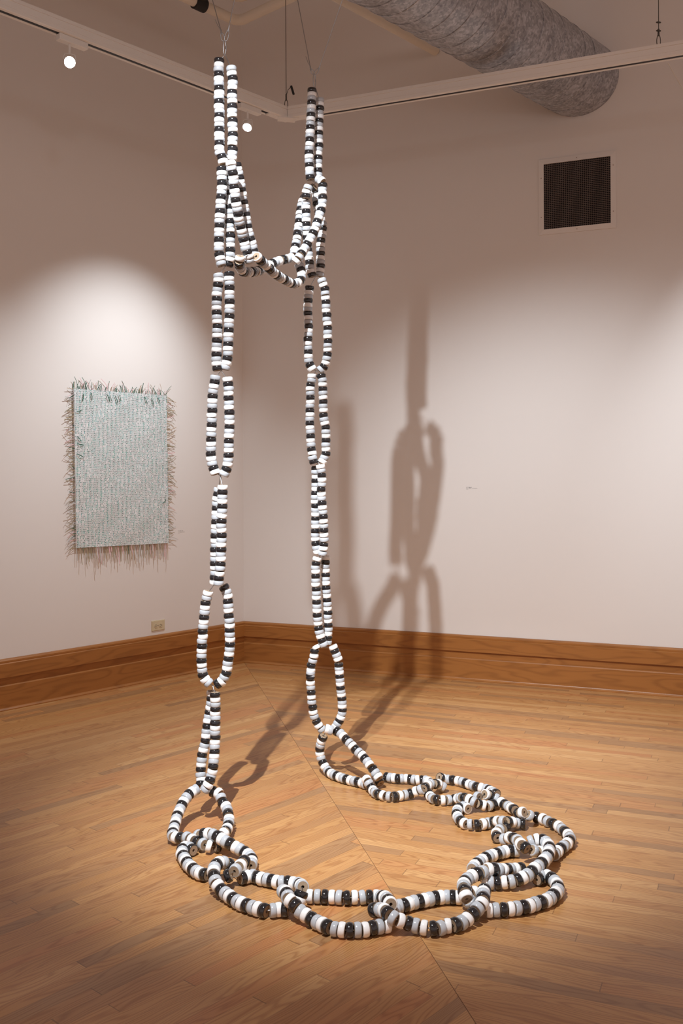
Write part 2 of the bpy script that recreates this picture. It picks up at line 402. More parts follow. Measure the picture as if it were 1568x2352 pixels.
loop('third loop of the left hanging strand, two strings side by side just below the swag',
     [('GWB', 21, dd(C_, [(318, 132), (320, 175), (313, 220), (306, 303), (303, 400), (305, 467), (308, 549), (311, 592), (308, 673), (302, 756), (302, 840), (303, 925), (307, 966)], DLs)),
      ('BWG', 21, dd(C_, [(416, 118), (417, 198), (419, 280), (420, 362), (420, 442), (418, 523), (412, 607), (409, 690), (408, 775), (402, 865), (392, 915), (382, 957)], DLs + .01), True)],
     DLs, apex=C_(372, 60, DLs), foot=C_(345, 985, DLs))
loop('fourth loop of the left hanging strand, open, level with the top of the woven panel',
     [('GBW', 21, dd(C_, [(292, 1047), (285, 1088), (272, 1173), (263, 1258), (262, 1342), (260, 1425), (257, 1510), (253, 1594), (253, 1680), (252, 1727), (256, 1785), (263, 1825), (278, 1862), (292, 1900)], DLs)),
      ('WBG', 21, dd(C_, [(402, 1065), (410, 1130), (413, 1190), (414, 1272), (417, 1356), (418, 1437), (417, 1520), (414, 1620), (413, 1685), (412, 1773), (406, 1815), (397, 1862), (375, 1910)], DLs), True)],
     DLs, apex=C_(345, 985, DLs), foot=C_(335, 1930, DLs))
loop('fifth loop of the left hanging strand, seen nearly edge-on in front of the wall corner',
     [('WBG', 21, dd(D_, [(358, 232), (357, 317), (357, 402), (353, 465), (346, 530), (347, 612), (350, 680), (345, 750), (341, 832), (342, 900), (335, 960), (332, 1005), (323, 1050), (320, 1092)], DLs - .02)),
      ('GBW', 21, dd(D_, [(320, 257), (308, 378), (300, 548), (294, 713), (289, 900), (290, 1000), (287, 1085)], DLs + .03), True)],
     DLs, apex=D_(338, 130, DLs), foot=D_(300, 1110, DLs))
loop('sixth loop of the left hanging strand, wide open across the wooden baseboard',
     [('WGB', 20, dd(D_, [(224, 1187), (212, 1232), (202, 1300), (192, 1380), (182, 1470), (177, 1560), (172, 1663), (168, 1747), (169, 1820), (173, 1878), (182, 1920), (198, 1958), (229, 1992)], DLs)),
      ('BGW', 22, dd(D_, [(372, 1135), (392, 1172), (403, 1215), (408, 1300), (416, 1386), (421, 1470), (422, 1554), (422, 1640), (416, 1740), (405, 1805), (395, 1885), (378, 1935), (353, 1975), (315, 2003)], DLs + .02), True)],
     DLs, apex=D_(290, 1095, DLs), foot=D_(275, 2025, DLs))
loop('seventh loop of the left hanging strand, narrow, above the floor just under the wide one',
     [('BWG', 21, [E_(*p) for p in [(420, 300, 3.98), (421, 371, 3.98), (422, 441, 3.98), (421, 515, 3.97), (420, 600, 3.97), (417, 700, 3.96), (411, 770, 3.95), (402, 840, 3.94), (392, 880, 3.94), (384, 912, 3.93), (370, 950, 3.92), (350, 978, 3.92)]]),
      ('WBG', 20, [E_(*p) for p in [(395, 292, 4.03), (388, 372, 4.03), (377, 443, 4.03), (362, 543, 4.02), (348, 645, 4.01), (326, 745, 4.0), (317, 848, 3.99), (320, 912, 3.98), (318, 944, 3.97)]], True)],
     DLs, apex=E_(405, 235, 4.0), foot=E_(325, 975, 3.95))
loop('loop standing on the floor at the foot of the left strand, spread in an arch',
     [('GWB', 18, [F_(*p) for p in [(355, 130, 3.95), (320, 155, 3.94), (283, 185, 3.92), (240, 245, 3.89), (207, 308, 3.86), (182, 375, 3.82), (165, 440, 3.78), (152, 490, .038), (142, 525, .034), (146, 550, .032), (172, 563, .03), (212, 567, .03)]]),
      ('GWB', 6, [F_(*p) for p in [(270, 566, .03), (332, 590, .03), (395, 615, .03), (447, 635, .03), (500, 645, .026), (545, 640, .024)]]),
      ('BWG', 15, [F_(*p) for p in [(505, 150, 3.95), (555, 168, 3.94), (595, 250, 3.91), (625, 290, 3.89), (645, 365, 3.84), (650, 405, 3.82), (645, 445, 3.79), (636, 478, 3.76), (624, 502, 3.73), (605, 525, .045), (580, 550, .03)]], True)],
     .024, 1.04, apex=F_(430, 130, 3.95))
# ---- right hanging strand, from the top
loop('topmost loop of the right hanging strand, held by the steel link',
     [('BWG', 22, dd(A_, [(1117, 652), (1113, 740), (1111, 825), (1105, 912), (1103, 1003), (1097, 1080), (1097, 1150), (1100, 1212), (1104, 1280)], DRs - .02)),
      ('GWB', 19, dd(A_, [(1172, 725), (1172, 788), (1169, 860), (1165, 940), (1166, 1025), (1163, 1083), (1161, 1170), (1160, 1258)], DRs + .03), True)],
     DRs, apex=A_(1143, 632, DRs), foot=A_(1128, 1310, DRs))
loop('swag loop hanging from the right strand, slanting down to the left',
     [('GWB', 23, [B_(*p) for p in [(1222, 358, 4.5), (1248, 380, 4.49), (1259, 412, 4.49), (1255, 470, 4.49), (1257, 540, 4.48), (1250, 610, 4.48), (1235, 675, 4.47), (1210, 745, 4.46), (1188, 815, 4.45), (1150, 895, 4.44), (1112, 962, 4.43), (1082, 1008, 4.42), (1050, 1055, 4.4), (1022, 1092, 4.4)]]),
      ('BWG', 18, [B_(*p) for p in [(1175, 440, 4.57), (1130, 480, 4.585), (1090, 530, 4.58), (1070, 590, 4.57), (1058, 655, 4.56), (1046, 760, 4.54), (1030, 870, 4.52), (1012, 975, 4.5), (1002, 1030, 4.48)]], True)],
     DRs, apex=B_(1200, 350, 4.55), foot=B_(1005, 1085, 4.43))
loop('swag loop strung level between the two hanging strands',
     [('WBG', 22, [B_(*p) for p in [(515, 1070, 4.04), (508, 1120, 4.05), (528, 1178, 4.10), (570, 1197, 4.14), (615, 1195, 4.18), (690, 1182, 4.26), (760, 1145, 4.33), (830, 1108, 4.38), (905, 1085, 4.41), (975, 1070, 4.44)]]),
      ('WBG', 21, [B_(*p) for p in [(670, 1065, 4.08), (735, 1122, 4.13), (797, 1185, 4.18), (855, 1228, 4.24), (920, 1268, 4.30), (985, 1296, 4.36), (1030, 1296, 4.39), (1065, 1257, 4.42), (1068, 1215, 4.44), (1058, 1168, 4.45), (1046, 1135, 4.45)]], True)],
     4.25, apex=B_(600, 1035, 4.05), foot=B_(1035, 1090, 4.45))
loop('second loop of the right hanging strand, partly hidden behind the slanting swag',
     [('GWB', 3, dd(B_, [(1125, 433), (1110, 478), (1108, 512)], DRs - .05)),
      ('GWB', 18, dd(B_, [(1108, 575, -.02), (1110, 652, -.02), (1112, 760, -.02), (1115, 870, -.01), (1125, 980), (1137, 1095), (1145, 1180), (1160, 1222)], DRs)),
      ('BWG', 21, dd(B_, [(1200, 470), (1205, 560), (1215, 640), (1240, 720), (1258, 790), (1250, 860), (1240, 940), (1239, 1035), (1236, 1110), (1236, 1165), (1230, 1217)], DRs + .04), True)],
     DRs, apex=B_(1165, 410, DRs))
loop('third loop of the right hanging strand, open, just below the level swag',
     [('BWG', 20, dd(C_, [(1137, 242), (1135, 282), (1127, 340), (1125, 395), (1125, 470), (1128, 548), (1130, 620), (1125, 697), (1125, 773), (1128, 830), (1130, 888), (1141, 932), (1162, 964)], DRs)),
      ('GWB', 22, dd(C_, [(1252, 177), (1264, 217), (1280, 270), (1286, 367), (1292, 442), (1296, 520), (1302, 595), (1303, 670), (1304, 745), (1303, 825), (1297, 865), (1289, 905), (1270, 950), (1240, 978)], DRs), True)],
     DRs, apex=C_(1200, 130, DRs), foot=C_(1200, 990, DRs))
loop('fourth loop of the right hanging strand, open, beside its own broad wall shadow',
     [('WGB', 21, dd(C_, [(1160, 1035), (1156, 1077), (1148, 1115), (1146, 1190), (1147, 1267), (1145, 1342), (1142, 1435), (1145, 1528), (1149, 1600), (1154, 1680), (1160, 1720), (1163, 1765), (1178, 1805)], DRs)),
      ('BGW', 21, dd(C_, [(1248, 1035), (1257, 1095), (1260, 1185), (1262, 1262), (1266, 1338), (1268, 1412), (1282, 1480), (1287, 1550), (1287, 1602), (1286, 1680), (1286, 1730), (1274, 1768), (1256, 1802)], DRs), True)],
     DRs, apex=C_(1200, 990, DRs), foot=C_(1215, 1815, DRs))
loop('fifth loop of the right hanging strand, narrow, one string before the other',
     [('WGB', 20, dd(D_, [(1238, 45), (1250, 120), (1250, 196), (1245, 255), (1249, 330), (1252, 388), (1260, 450), (1264, 520), (1270, 580), (1271, 655), (1272, 712), (1269, 750), (1262, 787), (1257, 827)], DRs - .02)),
      ('BGW', 21, dd(D_, [(1195, 60), (1196, 165), (1195, 243), (1191, 320), (1193, 397), (1193, 470), (1194, 543), (1194, 620), (1191, 680), (1196, 735), (1202, 775), (1210, 812)], DRs + .025), True)],
     DRs, apex=D_(1215, 0, DRs), foot=D_(1235, 850, DRs))
loop('sixth loop of the right hanging strand, in front of the baseboard top',
     [('WBG', 21, dd(D_, [(1208, 877), (1198, 915), (1194, 970), (1195, 1068), (1200, 1145), (1202, 1220), (1204, 1300), (1207, 1378), (1213, 1440), (1222, 1500), (1230, 1545), (1243, 1585), (1255, 1620), (1265, 1645)], DRs - .02)),
      ('WBG', 21, dd(D_, [(1283, 868), (1281, 960), (1284, 1055), (1289, 1150), (1296, 1235), (1301, 1320), (1303, 1400), (1306, 1480), (1304, 1550), (1300, 1595), (1297, 1625)], DRs + .03), True)],
     DRs, apex=D_(1240, 840, DRs), foot=D_(1285, 1670, DRs))
loop('seventh loop of the right hanging strand, wide open above the floor',
     [('WBG', 1, dd(D_, [(1207, 1670)], DRs), False, Vector((.5, 0, -1)).normalized()),
      ('BWG', 21, [D_(1187, 1707, 4.55), D_(1172, 1783, 4.55), D_(1153, 1847, 4.55), D_(1148, 1947, 4.55)] + [E_(*p, 4.55) for p in [(1107, 115), (1107, 178), (1107, 240), (1110, 290), (1116, 350), (1123, 400), (1134, 460), (1150, 492), (1170, 525), (1188, 550)]]),
       ('BGW', 18, [E_(*p, 4.55) for p in [(1310, 85), (1315, 145), (1320, 203), (1325, 263), (1332, 322), (1336, 383), (1337, 415), (1331, 450), (1318, 482), (1302, 508), (1286, 531)]], True),
     ('WBG', 4, [D_(*p, 4.55) for p in [(1350, 1672), (1365, 1705), (1379, 1740), (1397, 1778)]], True)],
     DRs, 1.0)
loop('loop touching the floor under the right strand, one side leaning outward',
     [('WG', 2, [W_(400, 272, 4.47), W_(462, 292, 4.47)]),
      ('BGW', 15, [W_(*p) for p in [(578, 310, 4.49), (630, 345, 4.48), (675, 390, 4.47), (830, 550, 4.43), (935, 660, 4.41), (1050, 770, 4.38), (1165, 915, 4.34), (1225, 995, 4.33), (1320, 1130, 4.31)]]),
      ('B', 1, [W_(1345, 1225, .026)], False, Vector((.5, -.3, -.4)).normalized()),
      ('BWG', 21, [W_(*p) for p in [(322, 420, 4.52), (290, 520, 4.53), (270, 650, 4.54), (285, 770, 4.54), (325, 885, 4.53), (370, 955, .04), (420, 1030, .0245), (480, 1078, .023), (610, 1132, .023), (795, 1190, .023), (985, 1230, .023), (1080, 1262, .023)]], True)],
     .023, 1.02)
# ---- lying on the floor, clockwise from the right strand to the left strand
FZ, FS = .0234, 1.055
loop('floor loop next to the foot of the right strand, first along the floor',
     [('WGB', 17, [U_(*p) for p in [(120, 262, .055), (135, 287, .045), (150, 312, .03), (172, 345), (205, 362), (250, 373), (302, 377), (352, 369), (402, 361), (448, 343, .035), (495, 326, .05), (545, 290, .055)]]),
      ('BWG', 3, [U_(578, 291, .05), U_(607, 297, .035), U_(630, 312, .024)]),
      ('BGW', 12, [U_(*p) for p in [(255, 246), (300, 254), (340, 257), (393, 258), (450, 265), (500, 266), (535, 275)]], True)], FZ, 1.0)
loop('second floor loop along the back, with a row of beads ending in a black one',
     [('BWG', 16, [U_(*p) for p in [(535, 362), (560, 388), (600, 400), (650, 400), (710, 395), (755, 386, .045), (795, 391, .05), (840, 415, .045), (885, 430, .03), (925, 440), (965, 428)]]),
      ('BWG', 16, [U_(*p) for p in [(612, 250, .035), (640, 260), (693, 266), (750, 277), (800, 294), (855, 312), (920, 326), (960, 345, .03), (985, 357, .03)]], True)], FZ, 1.0)
loop('third floor loop along the back, on the inner side of the curve',
     [('WBG', 8, [U_(*p) for p in [(915, 362, .055), (960, 374, .04), (1010, 410), (1060, 438), (1105, 463, .03)]]),
      ('BGW', 21, [U_(*p) for p in [(1165, 558), (1130, 556), (1088, 546, .035), (1045, 544, .045), (1000, 541, .04), (950, 551), (905, 559), (865, 565), (825, 564), (790, 560), (765, 552), (735, 525), (722, 495), (732, 462), (760, 443), (788, 455)]]),
      ('G', 1, [U_(860, 378, .05)], False, Vector((.9, -.4, 0)).normalized())], FZ, 1.0)
loop('floor loop at the far right, its outer side the rightmost part of the chain',
     [('BGW', 12, [U_(*p) for p in [(1045, 585), (1008, 600), (985, 630), (1000, 656), (1035, 662), (1078, 652, .04), (1120, 665, .055), (1160, 700, .06), (1195, 725, .055), (1245, 740, .04), (1275, 747, .03)]]),
      ('GWB', 15, [U_(*p) for p in [(1375, 762), (1415, 722), (1455, 692), (1478, 660), (1465, 630), (1435, 602), (1400, 575), (1345, 550), (1290, 523), (1252, 515)]]),
      ('GWB', 3, [U_(1208, 505, .045), U_(1165, 482, .06), U_(1135, 490, .045)])], FZ, 1.02)
loop('floor loop stacked across its neighbour at the right bend, crossing over two strings',
     [('GBW', 13, [V_(*p) for p in [(430, 160), (365, 165), (300, 182), (250, 200), (205, 222), (165, 248), (138, 280)]]),
      ('WGB', 23, [V_(*p) for p in [(212, 378), (260, 381), (300, 381), (345, 377, .026), (403, 370, .03), (472, 344, .036), (520, 318, .042), (570, 275, .048), (610, 240, .052), (640, 205, .055), (655, 170, .056), (658, 138, .058), (640, 108, .06), (610, 85, .06), (570, 85, .058), (535, 100, .05)]])], FZ, 1.04)
loop('floor loop at the right front bend, reaching out under the stacked one',
     [('GBW', 10, [V_(*p) for p in [(205, 308, .06), (180, 314, .062), (155, 322, .062), (112, 345, .06), (90, 362, .06), (75, 382, .062), (75, 418, .066), (88, 472, .06), (112, 507, .04)]]),
      ('WGB', 21, [V_(*p) for p in [(245, 566), (330, 562), (415, 556), (500, 542), (575, 520), (640, 498), (690, 465), (715, 430), (710, 395), (685, 362), (650, 338), (615, 332), (580, 352)]]),
      ('WBG', 8, [V_(*p) for p in [(240, 290, .06), (285, 290, .055), (340, 291, .045), (400, 290, .03), (462, 286, .025)]], True)], FZ, FS)
loop('front floor loop right of centre, two strings bowed toward the viewer',
     [('GBW', 12, [T_(*p) for p in [(665, 990), (710, 983), (820, 947), (935, 925), (1055, 900), (1140, 886), (1205, 881), (1340, 888)]]),
      ('W', 1, [G_(1050, 338, .03)], False, Vector((.4, .8, 0)).normalized()),
      ('BGW', 22, [T_(*p) for p in [(387, 1035, .04), (460, 1022, .05), (530, 1060, .058), (605, 1125, .052), (680, 1150, .042), (755, 1175, .034), (830, 1200, .027), (985, 1235), (1065, 1240), (1130, 1236), (1195, 1212), (1265, 1208), (1330, 1188), (1390, 1163), (1450, 1120, .028), (1500, 1075, .034)]] + [G_(*p) for p in [(1065, 420, .042), (1090, 395, .05), (1097, 372, .056), (1096, 345, .056), (1103, 325, .05)]], True)], FZ, FS)
loop('front floor loop at the centre, nearest to the viewer',
     [('GWB', 20, [Q_(*p) for p in [(720, 570, .05), (770, 605, .058), (800, 690, .06), (850, 740, .055), (910, 800, .048), (955, 850, .04), (1030, 910, .032), (1180, 1008), (1340, 1085), (1420, 1120)]] + [G_(*p) for p in [(345, 525), (415, 530), (492, 526), (555, 512), (600, 505)]]),
      ('G', 1, [T_(625, 1022)], False, Vector((.3, .7, 0)).normalized()),
      ('WGB', 16, [G_(*p) for p in [(205, 356), (268, 357), (328, 360), (385, 364), (440, 362), (495, 359), (540, 358), (565, 360, .026), (598, 368, .05), (617, 394, .06)]], True)], FZ, FS)
loop('front floor loop left of centre, one string broken by a short gap of bare cable',
     [('BGW', 19, [F_(*p) for p in [(650, 810, .045), (590, 788, .058), (540, 806, .064), (515, 850, .062), (511, 885, .058), (518, 930, .05), (540, 985, .041), (565, 1017, .034), (595, 1050, .028), (670, 1107), (745, 1150), (825, 1180), (910, 1207), (968, 1222)]]),
      ('GWB', 3, [F_(1045, 1220), F_(1105, 1212), F_(1155, 1215)]),
      ('BWG', 2, [Q_(988, 612, .055), Q_(960, 692, .04)], True),
      ('BWG', 15, [Q_(*p) for p in [(105, 372), (215, 340), (290, 350), (425, 388), (570, 418), (680, 438), (790, 440), (880, 455), (955, 470, .026), (1005, 502, .04)]], True)], FZ, FS)
loop('floor loop at the left bend, lying across the foot of the arch loop',
     [('BWG', 15, [P_(*p) for p in [(575, 362, .058), (680, 364, .064), (760, 396, .062), (820, 432, .058), (930, 492, .05), (1040, 552, .041), (1130, 606, .032), (1210, 656, .025), (1268, 706), (1296, 765), (1285, 820)]]),
      ('BWGB', 4, [P_(1178, 785, .056), P_(1100, 856, .058), P_(1020, 940, .055), P_(935, 985, .046)]),
      ('BGW', 16, [P_(*p) for p in [(400, 602), (330, 562), (265, 582), (245, 640), (265, 702), (300, 770), (350, 838), (420, 898), (500, 948), (592, 974)]], True),
      ('G', 1, [P_(492, 388, .03)], False, Vector((.8, -.3, .3)).normalized())], FZ, FS)
print('beads', NBEADS)

# ---------------------------------------------------------------- hangers of the two strands
DUCT_C, DUCT_R = Vector((2.5, 0, 4.0)), .245
def hanger(label, depth_, hook, sleeves):
    """wire sling thrown over the duct; hook: pixel of the lower link end, sleeves: pixels of the two crimps"""
    p0 = at_depth(*hook, depth_)
    root = empty('steel_hanger', p0, label, 'hanger', 'steel hangers of the beaded chain')
    mid = at_depth(hook[0] - .5, hook[1] - 30, depth_)
    c = DUCT_C + DL * (p0 - DUCT_C).dot(DL); R = DUCT_R + .007; arcs = []; S = []
    for k, b in enumerate(sleeves):
        s = at_depth(*b, depth_); S.append(s); q = s - c; x, z = q.dot(NL), q.z; L = math.hypot(x, z); a0 = math.atan2(z, x); da = math.acos(R / L)
        arcs.append(a0 - da if k == 0 else a0 + da)
    a1, a2 = arcs
    while a2 > a1: a2 -= 2 * math.pi
    while a1 - a2 > 2 * math.pi: a2 += 2 * math.pi
    sl = lambda t: DL * ((S[0] - c).dot(DL) * (1 - t) + (S[1] - c).dot(DL) * t)
    pts = [S[0]] + [c + sl(i / 40) + NL * (R * math.cos(a1 + (a2 - a1) * i / 40)) + Z * (R * math.sin(a1 + (a2 - a1) * i / 40)) for i in range(41)] + [S[1]]
    bm = bmesh.new(); tube(bm, pts, .0019, 6); w = link('wire_sling', mesh(bm, 'wire_sling', 60), MAT['steel'], root)
    for k, s in enumerate(S):
        d = ((pts[1] if k == 0 else pts[-2]) - s).normalized()
        bm = bmesh.new(); tube(bm, [s - d * .012, s + d * .012], .0032, 8); link('crimp_sleeve', mesh(bm, 'crimp_sleeve', 40), MAT['steel'], w)
        if k == 0:
            bm = bmesh.new(); side = RT * (-.012); tube(bm, [s + d * .01, s + d * .03 + side * .6, s + d * .062 + side], .0014, 6); link('wire_tail', mesh(bm, 'wire_tail', 60), MAT['steel'], w)
        # teardrop thimble
        e = mid + RT * (.004 if k else -.004); ax = e - s; n = ax.normalized().cross(FW).normalized(); tp = []
        for i in range(18):
            t = 2 * math.pi * i / 18; r = (1 - math.cos(t)) / 2
            tp.append(s + ax * (r * 1.02) + n * (math.sin(t) * .010 * (.35 + .65 * r)))
        bm = bmesh.new(); tube(bm, tp, .0019, 7, closed=True); link('thimble', mesh(bm, 'thimble', 60), MAT['steel'], root)
    pts = []
    for i in range(20):
        t = 2 * math.pi * i / 20; c = (mid + p0) / 2; l = (mid - p0).length / 2 + .004
        pts.append(c + Z * (math.cos(t) * l) + RT * (math.sin(t) * .0055) + FW * (math.sin(t) * .003))
    bm = bmesh.new(); tube(bm, pts, .002, 7, closed=True); q = link('quick_link', mesh(bm, 'quick_link', 60), MAT['steel'], root)
    bm = bmesh.new(); c = (mid + p0) / 2 + RT * .0055 + FW * .003; tube(bm, [c - Z * .006, c + Z * .006], .0030, 6); link('nut', mesh(bm, 'nut'), MAT['steel'], q)
hanger('steel link and wire sling holding up the left beaded strand', DLs, (516, 124), [(508, 73), (525, 66)])
hanger('steel link and wire sling holding up the right beaded strand', DRs, (722, 200), [(713, 157), (733, 155)])

# ---------------------------------------------------------------- ceiling-hung lighting track
ZT = 3.688; TL, TR = 1.166, 1.033
tc = corner(TL, TR)
def rail(name, label, a, b, xa, m):
    root = empty(name, a + Vector((0, 0, ZT - .07)), label, 'lighting track', 'lighting tracks')
    prof = [(-.033, -.068), (-.030, -.0705), (-.012, -.0705), (-.012, -.062), (.012, -.062), (.012, -.0705), (.030, -.0705), (.033, -.068),
            (.033, -.052), (.0315, -.0505), (.033, -.049), (.033, -.021), (.031, -.020), (.031, -.018), (.036, -.017), (.036, 0), (-.036, 0), (-.036, -.017), (-.031, -.018), (-.031, -.020), (-.033, -.021), (-.033, -.049), (-.0315, -.0505), (-.033, -.052)]
    o = Vector((0, 0, ZT))
    bm = bmesh.new(); sweep(bm, prof, a + o, b + o, xa, mitre_a=m); link('rail', mesh(bm, 'rail'), MAT['track'], root)
    bm = bmesh.new(); sweep(bm, [(-.0118, -.0685), (.0118, -.0685), (.0118, -.0625), (-.0118, -.0625)], a + o, b + o, xa, mitre_a=m); link('power_slot', mesh(bm, 'power_slot'), MAT['slot'], root)['label'] = 'black power slot'
    return root
rail('lighting_track', 'white lighting track parallel to the left wall, carrying the two lit spotlights', tc + DL * .001, tc + DL * 6.2, NL, tanh)
rail('lighting_track', 'white lighting track parallel to the right wall, passing in front of the duct', tc + Vector((.001, 0, 0)), tc + Vector((6.0, 0, 0)), Vector((0, -1, 0)), tanh)
bm = bmesh.new()
box(bm, tc + bis * .028 + Vector((0, 0, ZT - .0745)), bis, Z.cross(bis), Z, (.036, .055, .0035))
for d in (DL, Vector((1, 0, 0))): box(bm, tc + d * .11 + Vector((0, 0, ZT - .0735)), d, Z.cross(d), Z, (.055, .016, .003))
cc = link('corner_connector', mesh(bm, 'corner_connector'), MAT['fixture']); tag(cc, 'white corner connector under the point where the two tracks meet', 'connector')

def fixture(label, s, aim, watts, cone, blend, head_dir):
    """track spotlight s metres along the left track from its corner"""
    p = tc + DL * s + Vector((0, 0, ZT - .0705))
    root = empty('track_spotlight', p - Z * .02, label, 'spotlight', 'spotlights on the left track')
    bm = bmesh.new(); box(bm, p - Z * .017, DL, NL, Z, (.082, .020, .0165)); bmesh.ops.bevel(bm, geom=bm.edges[:], offset=.003, segments=1, affect='EDGES')
    link('adapter', mesh(bm, 'adapter'), MAT['fixture'], root)
    q = p + DL * .015 - Z * .034; j = q - Z * .045
    bm = bmesh.new(); tube(bm, [q, j], .006, 10); link('stem', mesh(bm, 'stem', 40), MAT['fixture'], root)
    d = head_dir.normalized(); side = d.cross(Z).normalized(); c = j - Z * .042
    bm = bmesh.new(); tube(bm, [j - Z * .001, j + side * .026 - Z * .006, j + side * .031 - Z * .04, c + side * .031], .0028, 6)
    tube(bm, [j - Z * .001, j - side * .026 - Z * .006, j - side * .031 - Z * .04, c - side * .031], .0028, 6); link('yoke', mesh(bm, 'yoke', 60), MAT['fixture'], root)
    bm = bmesh.new(); n = 24; rr = [(.009, -.040), (.014, -.040), (.016, -.030), (.026, .004), (.0285, .016), (.0270, .016), (.024, .006), (.012, -.020), (.0, -.022)]
    up = side.cross(d); rings = [[bm.verts.new(c + d * z + (side * math.cos(2 * math.pi * k / n) + up * math.sin(2 * math.pi * k / n)) * max(r, .0004)) for k in range(n)] for r, z in rr]
    for a, b in zip(rings, rings[1:]):
        for k in range(n): bm.faces.new((a[k], a[(k + 1) % n], b[(k + 1) % n], b[k]))
    hd = link('lamp_head', mesh(bm, 'lamp_head', 40), MAT['fixture'], root)
    bm = bmesh.new(); bmesh.ops.create_uvsphere(bm, u_segments=16, v_segments=10, radius=.0165, matrix=Matrix.Translation(c + d * .004)); link('bulb', mesh(bm, 'bulb', 60), MAT['bulb'], hd)['label'] = 'glowing bulb'
    spot('spot_beam', c + d * .032, aim, watts, cone, blend, .02)
    return root
S1 = (Vector((.379, -2.468, 0)) - tc).dot(DL); S2 = (Vector((.775, -1.325, 0)) - tc).dot(DL)
fixture('lit white track spotlight farther from the track corner, glaring toward the viewer', S1, LW(2.9, .5), 45, 80, 1.0, Vector((.55, -.65, -.5)))
fixture('lit white track spotlight near the track corner, aimed at the woven panel', S2, LW(1.18, 1.12), 185, 76, 1.0, Vector((.1, -.6, -.8)))

def drop_cable(label, x, y, ring):
    p = Vector((x, y, ZT)); root = empty('drop_cable', p, label, 'cable', 'cables holding up the tracks')
    bm = bmesh.new(); tube(bm, [p + Z * .09, p + Z * .6, Vector((x, y, H))], .0022, 6); link('cable', mesh(bm, 'cable', 60), MAT['darksteel'], root)
    pts = [p + Z * (.03 + .034 * math.cos(t)) + RT * (.010 * math.sin(t)) for t in [2 * math.pi * i / 14 for i in range(14)]]
    bm = bmesh.new(); tube(bm, pts, .0022, 6, closed=True); link('loop_eye', mesh(bm, 'loop_eye', 60), MAT['darksteel'], root)
    bm = bmesh.new(); tube(bm, [p + Z * .058, p + Z * .095], .0052, 8); link('crimp_sleeve', mesh(bm, 'crimp_sleeve', 40), MAT['darksteel'], root)
    if not ring:
        bm = bmesh.new(); tube(bm, [p + Z * .085, p + Z * .125 + RT * .012, p + Z * .142 + RT * .03], .002, 6); t = link('cable_tail', mesh(bm, 'cable_tail', 60), MAT['darksteel'], root)
        bm = bmesh.new(); tube(bm, [p + Z * .148 + RT * .031, p + Z * .095 + RT * .047], .0075, 8); link('rubber_cap', mesh(bm, 'rubber_cap', 40), MAT['clampm'], t)
    else:
        for h in (.085, .13):
            pts = [p + Z * (h + .006 * math.sin(t)) + RT * (.011 * math.cos(t)) + FW * (.008 * math.sin(t)) for t in [2 * math.pi * i / 12 for i in range(12)]]
            bm = bmesh.new(); tube(bm, pts, .003, 6, closed=True); link('ring', mesh(bm, 'ring', 60), MAT['darksteel'], root)
drop_cable('thin dark cable with a black rubber tail, holding up the track corner', tc.x - .004, tc.y + .01, False)
r_ = rayv(1512, 100); tt = (-TR - CAM.y) / r_.y; pr_ = CAM + r_ * tt
drop_cable('thin dark cable with small rings, holding up the track beyond the duct', pr_.x, -TR, True)
a = CAM + rayv(1534, 146) * ((-TR - CAM.y) / rayv(1534, 146).y); b = at_depth(1590, 245, (a - CAM).dot(FW) * .97)
bm = bmesh.new(); tube(bm, [a, a + (b - a) * .5, a + (b - a) * 1.0, a + (b - a) * 6], .0028, 6)
tag(link('white_cord', mesh(bm, 'white_cord', 60), MAT['cord']), 'thin pale cord slanting down from the track at the right edge', 'cord')

# ---------------------------------------------------------------- duct and pipes
x0, z0, rd = DUCT_C.x, DUCT_C.z, DUCT_R
ax = DL
c_ = Vector((x0, 0, z0)); u_ = NL
root = empty('spiral_duct', c_, 'large round galvanised spiral duct running into the right wall', 'duct')
bm = bmesh.new(); n = 56; m = 90; Lg = 7.0; rows = []
for i in range(m + 1):
    row = []
    for k in range(n):
        t = 2 * math.pi * k / n; q = c_ + u_ * (rd * math.cos(t)) + Z * (rd * math.sin(t)); s0 = (q.y + .002) / -DL.y      # cut on the wall plane
        row.append(bm.verts.new(q + ax * (s0 + (Lg - s0) * i / m)))
    rows.append(row)
for i in range(m):
    for k in range(n): bm.faces.new((rows[i][k], rows[i][(k + 1) % n], rows[i + 1][(k + 1) % n], rows[i + 1][k]))
link('duct_shell', mesh(bm, 'duct_shell', 60), MAT['duct'], root)
pts = []; pitch = .125
for i in range(int(52 * (Lg - .3) / pitch)):
    t = -2 * math.pi * i / 52; s = .12 + pitch * i / 52
    q = c_ + u_ * ((rd + .0005) * math.cos(t)) + Z * ((rd + .0005) * math.sin(t)); pts.append(q + ax * s)
pts = [q for q in pts if q.y < -.012]
bm = bmesh.new(); tube(bm, pts, .0032, 5); link('spiral_seam', mesh(bm, 'spiral_seam', 60), MAT['duct'], root)
bm = bmesh.new(); sj = 2.12; rr = [(rd + .001, -.045), (rd + .006, -.04), (rd + .007, -.01), (rd + .011, 0), (rd + .007, .01), (rd + .006, .05), (rd + .001, .055)]
rings = [[bm.verts.new(c_ + ax * (sj + z) + (u_ * math.cos(2 * math.pi * k / n) + Z * math.sin(2 * math.pi * k / n)) * r) for k in range(n)] for r, z in rr]
for a, b in zip(rings, rings[1:]):
    for k in range(n): bm.faces.new((a[k], a[(k + 1) % n], b[(k + 1) % n], b[k]))
link('joint_collar', mesh(bm, 'joint_collar', 60), MAT['duct'], root)

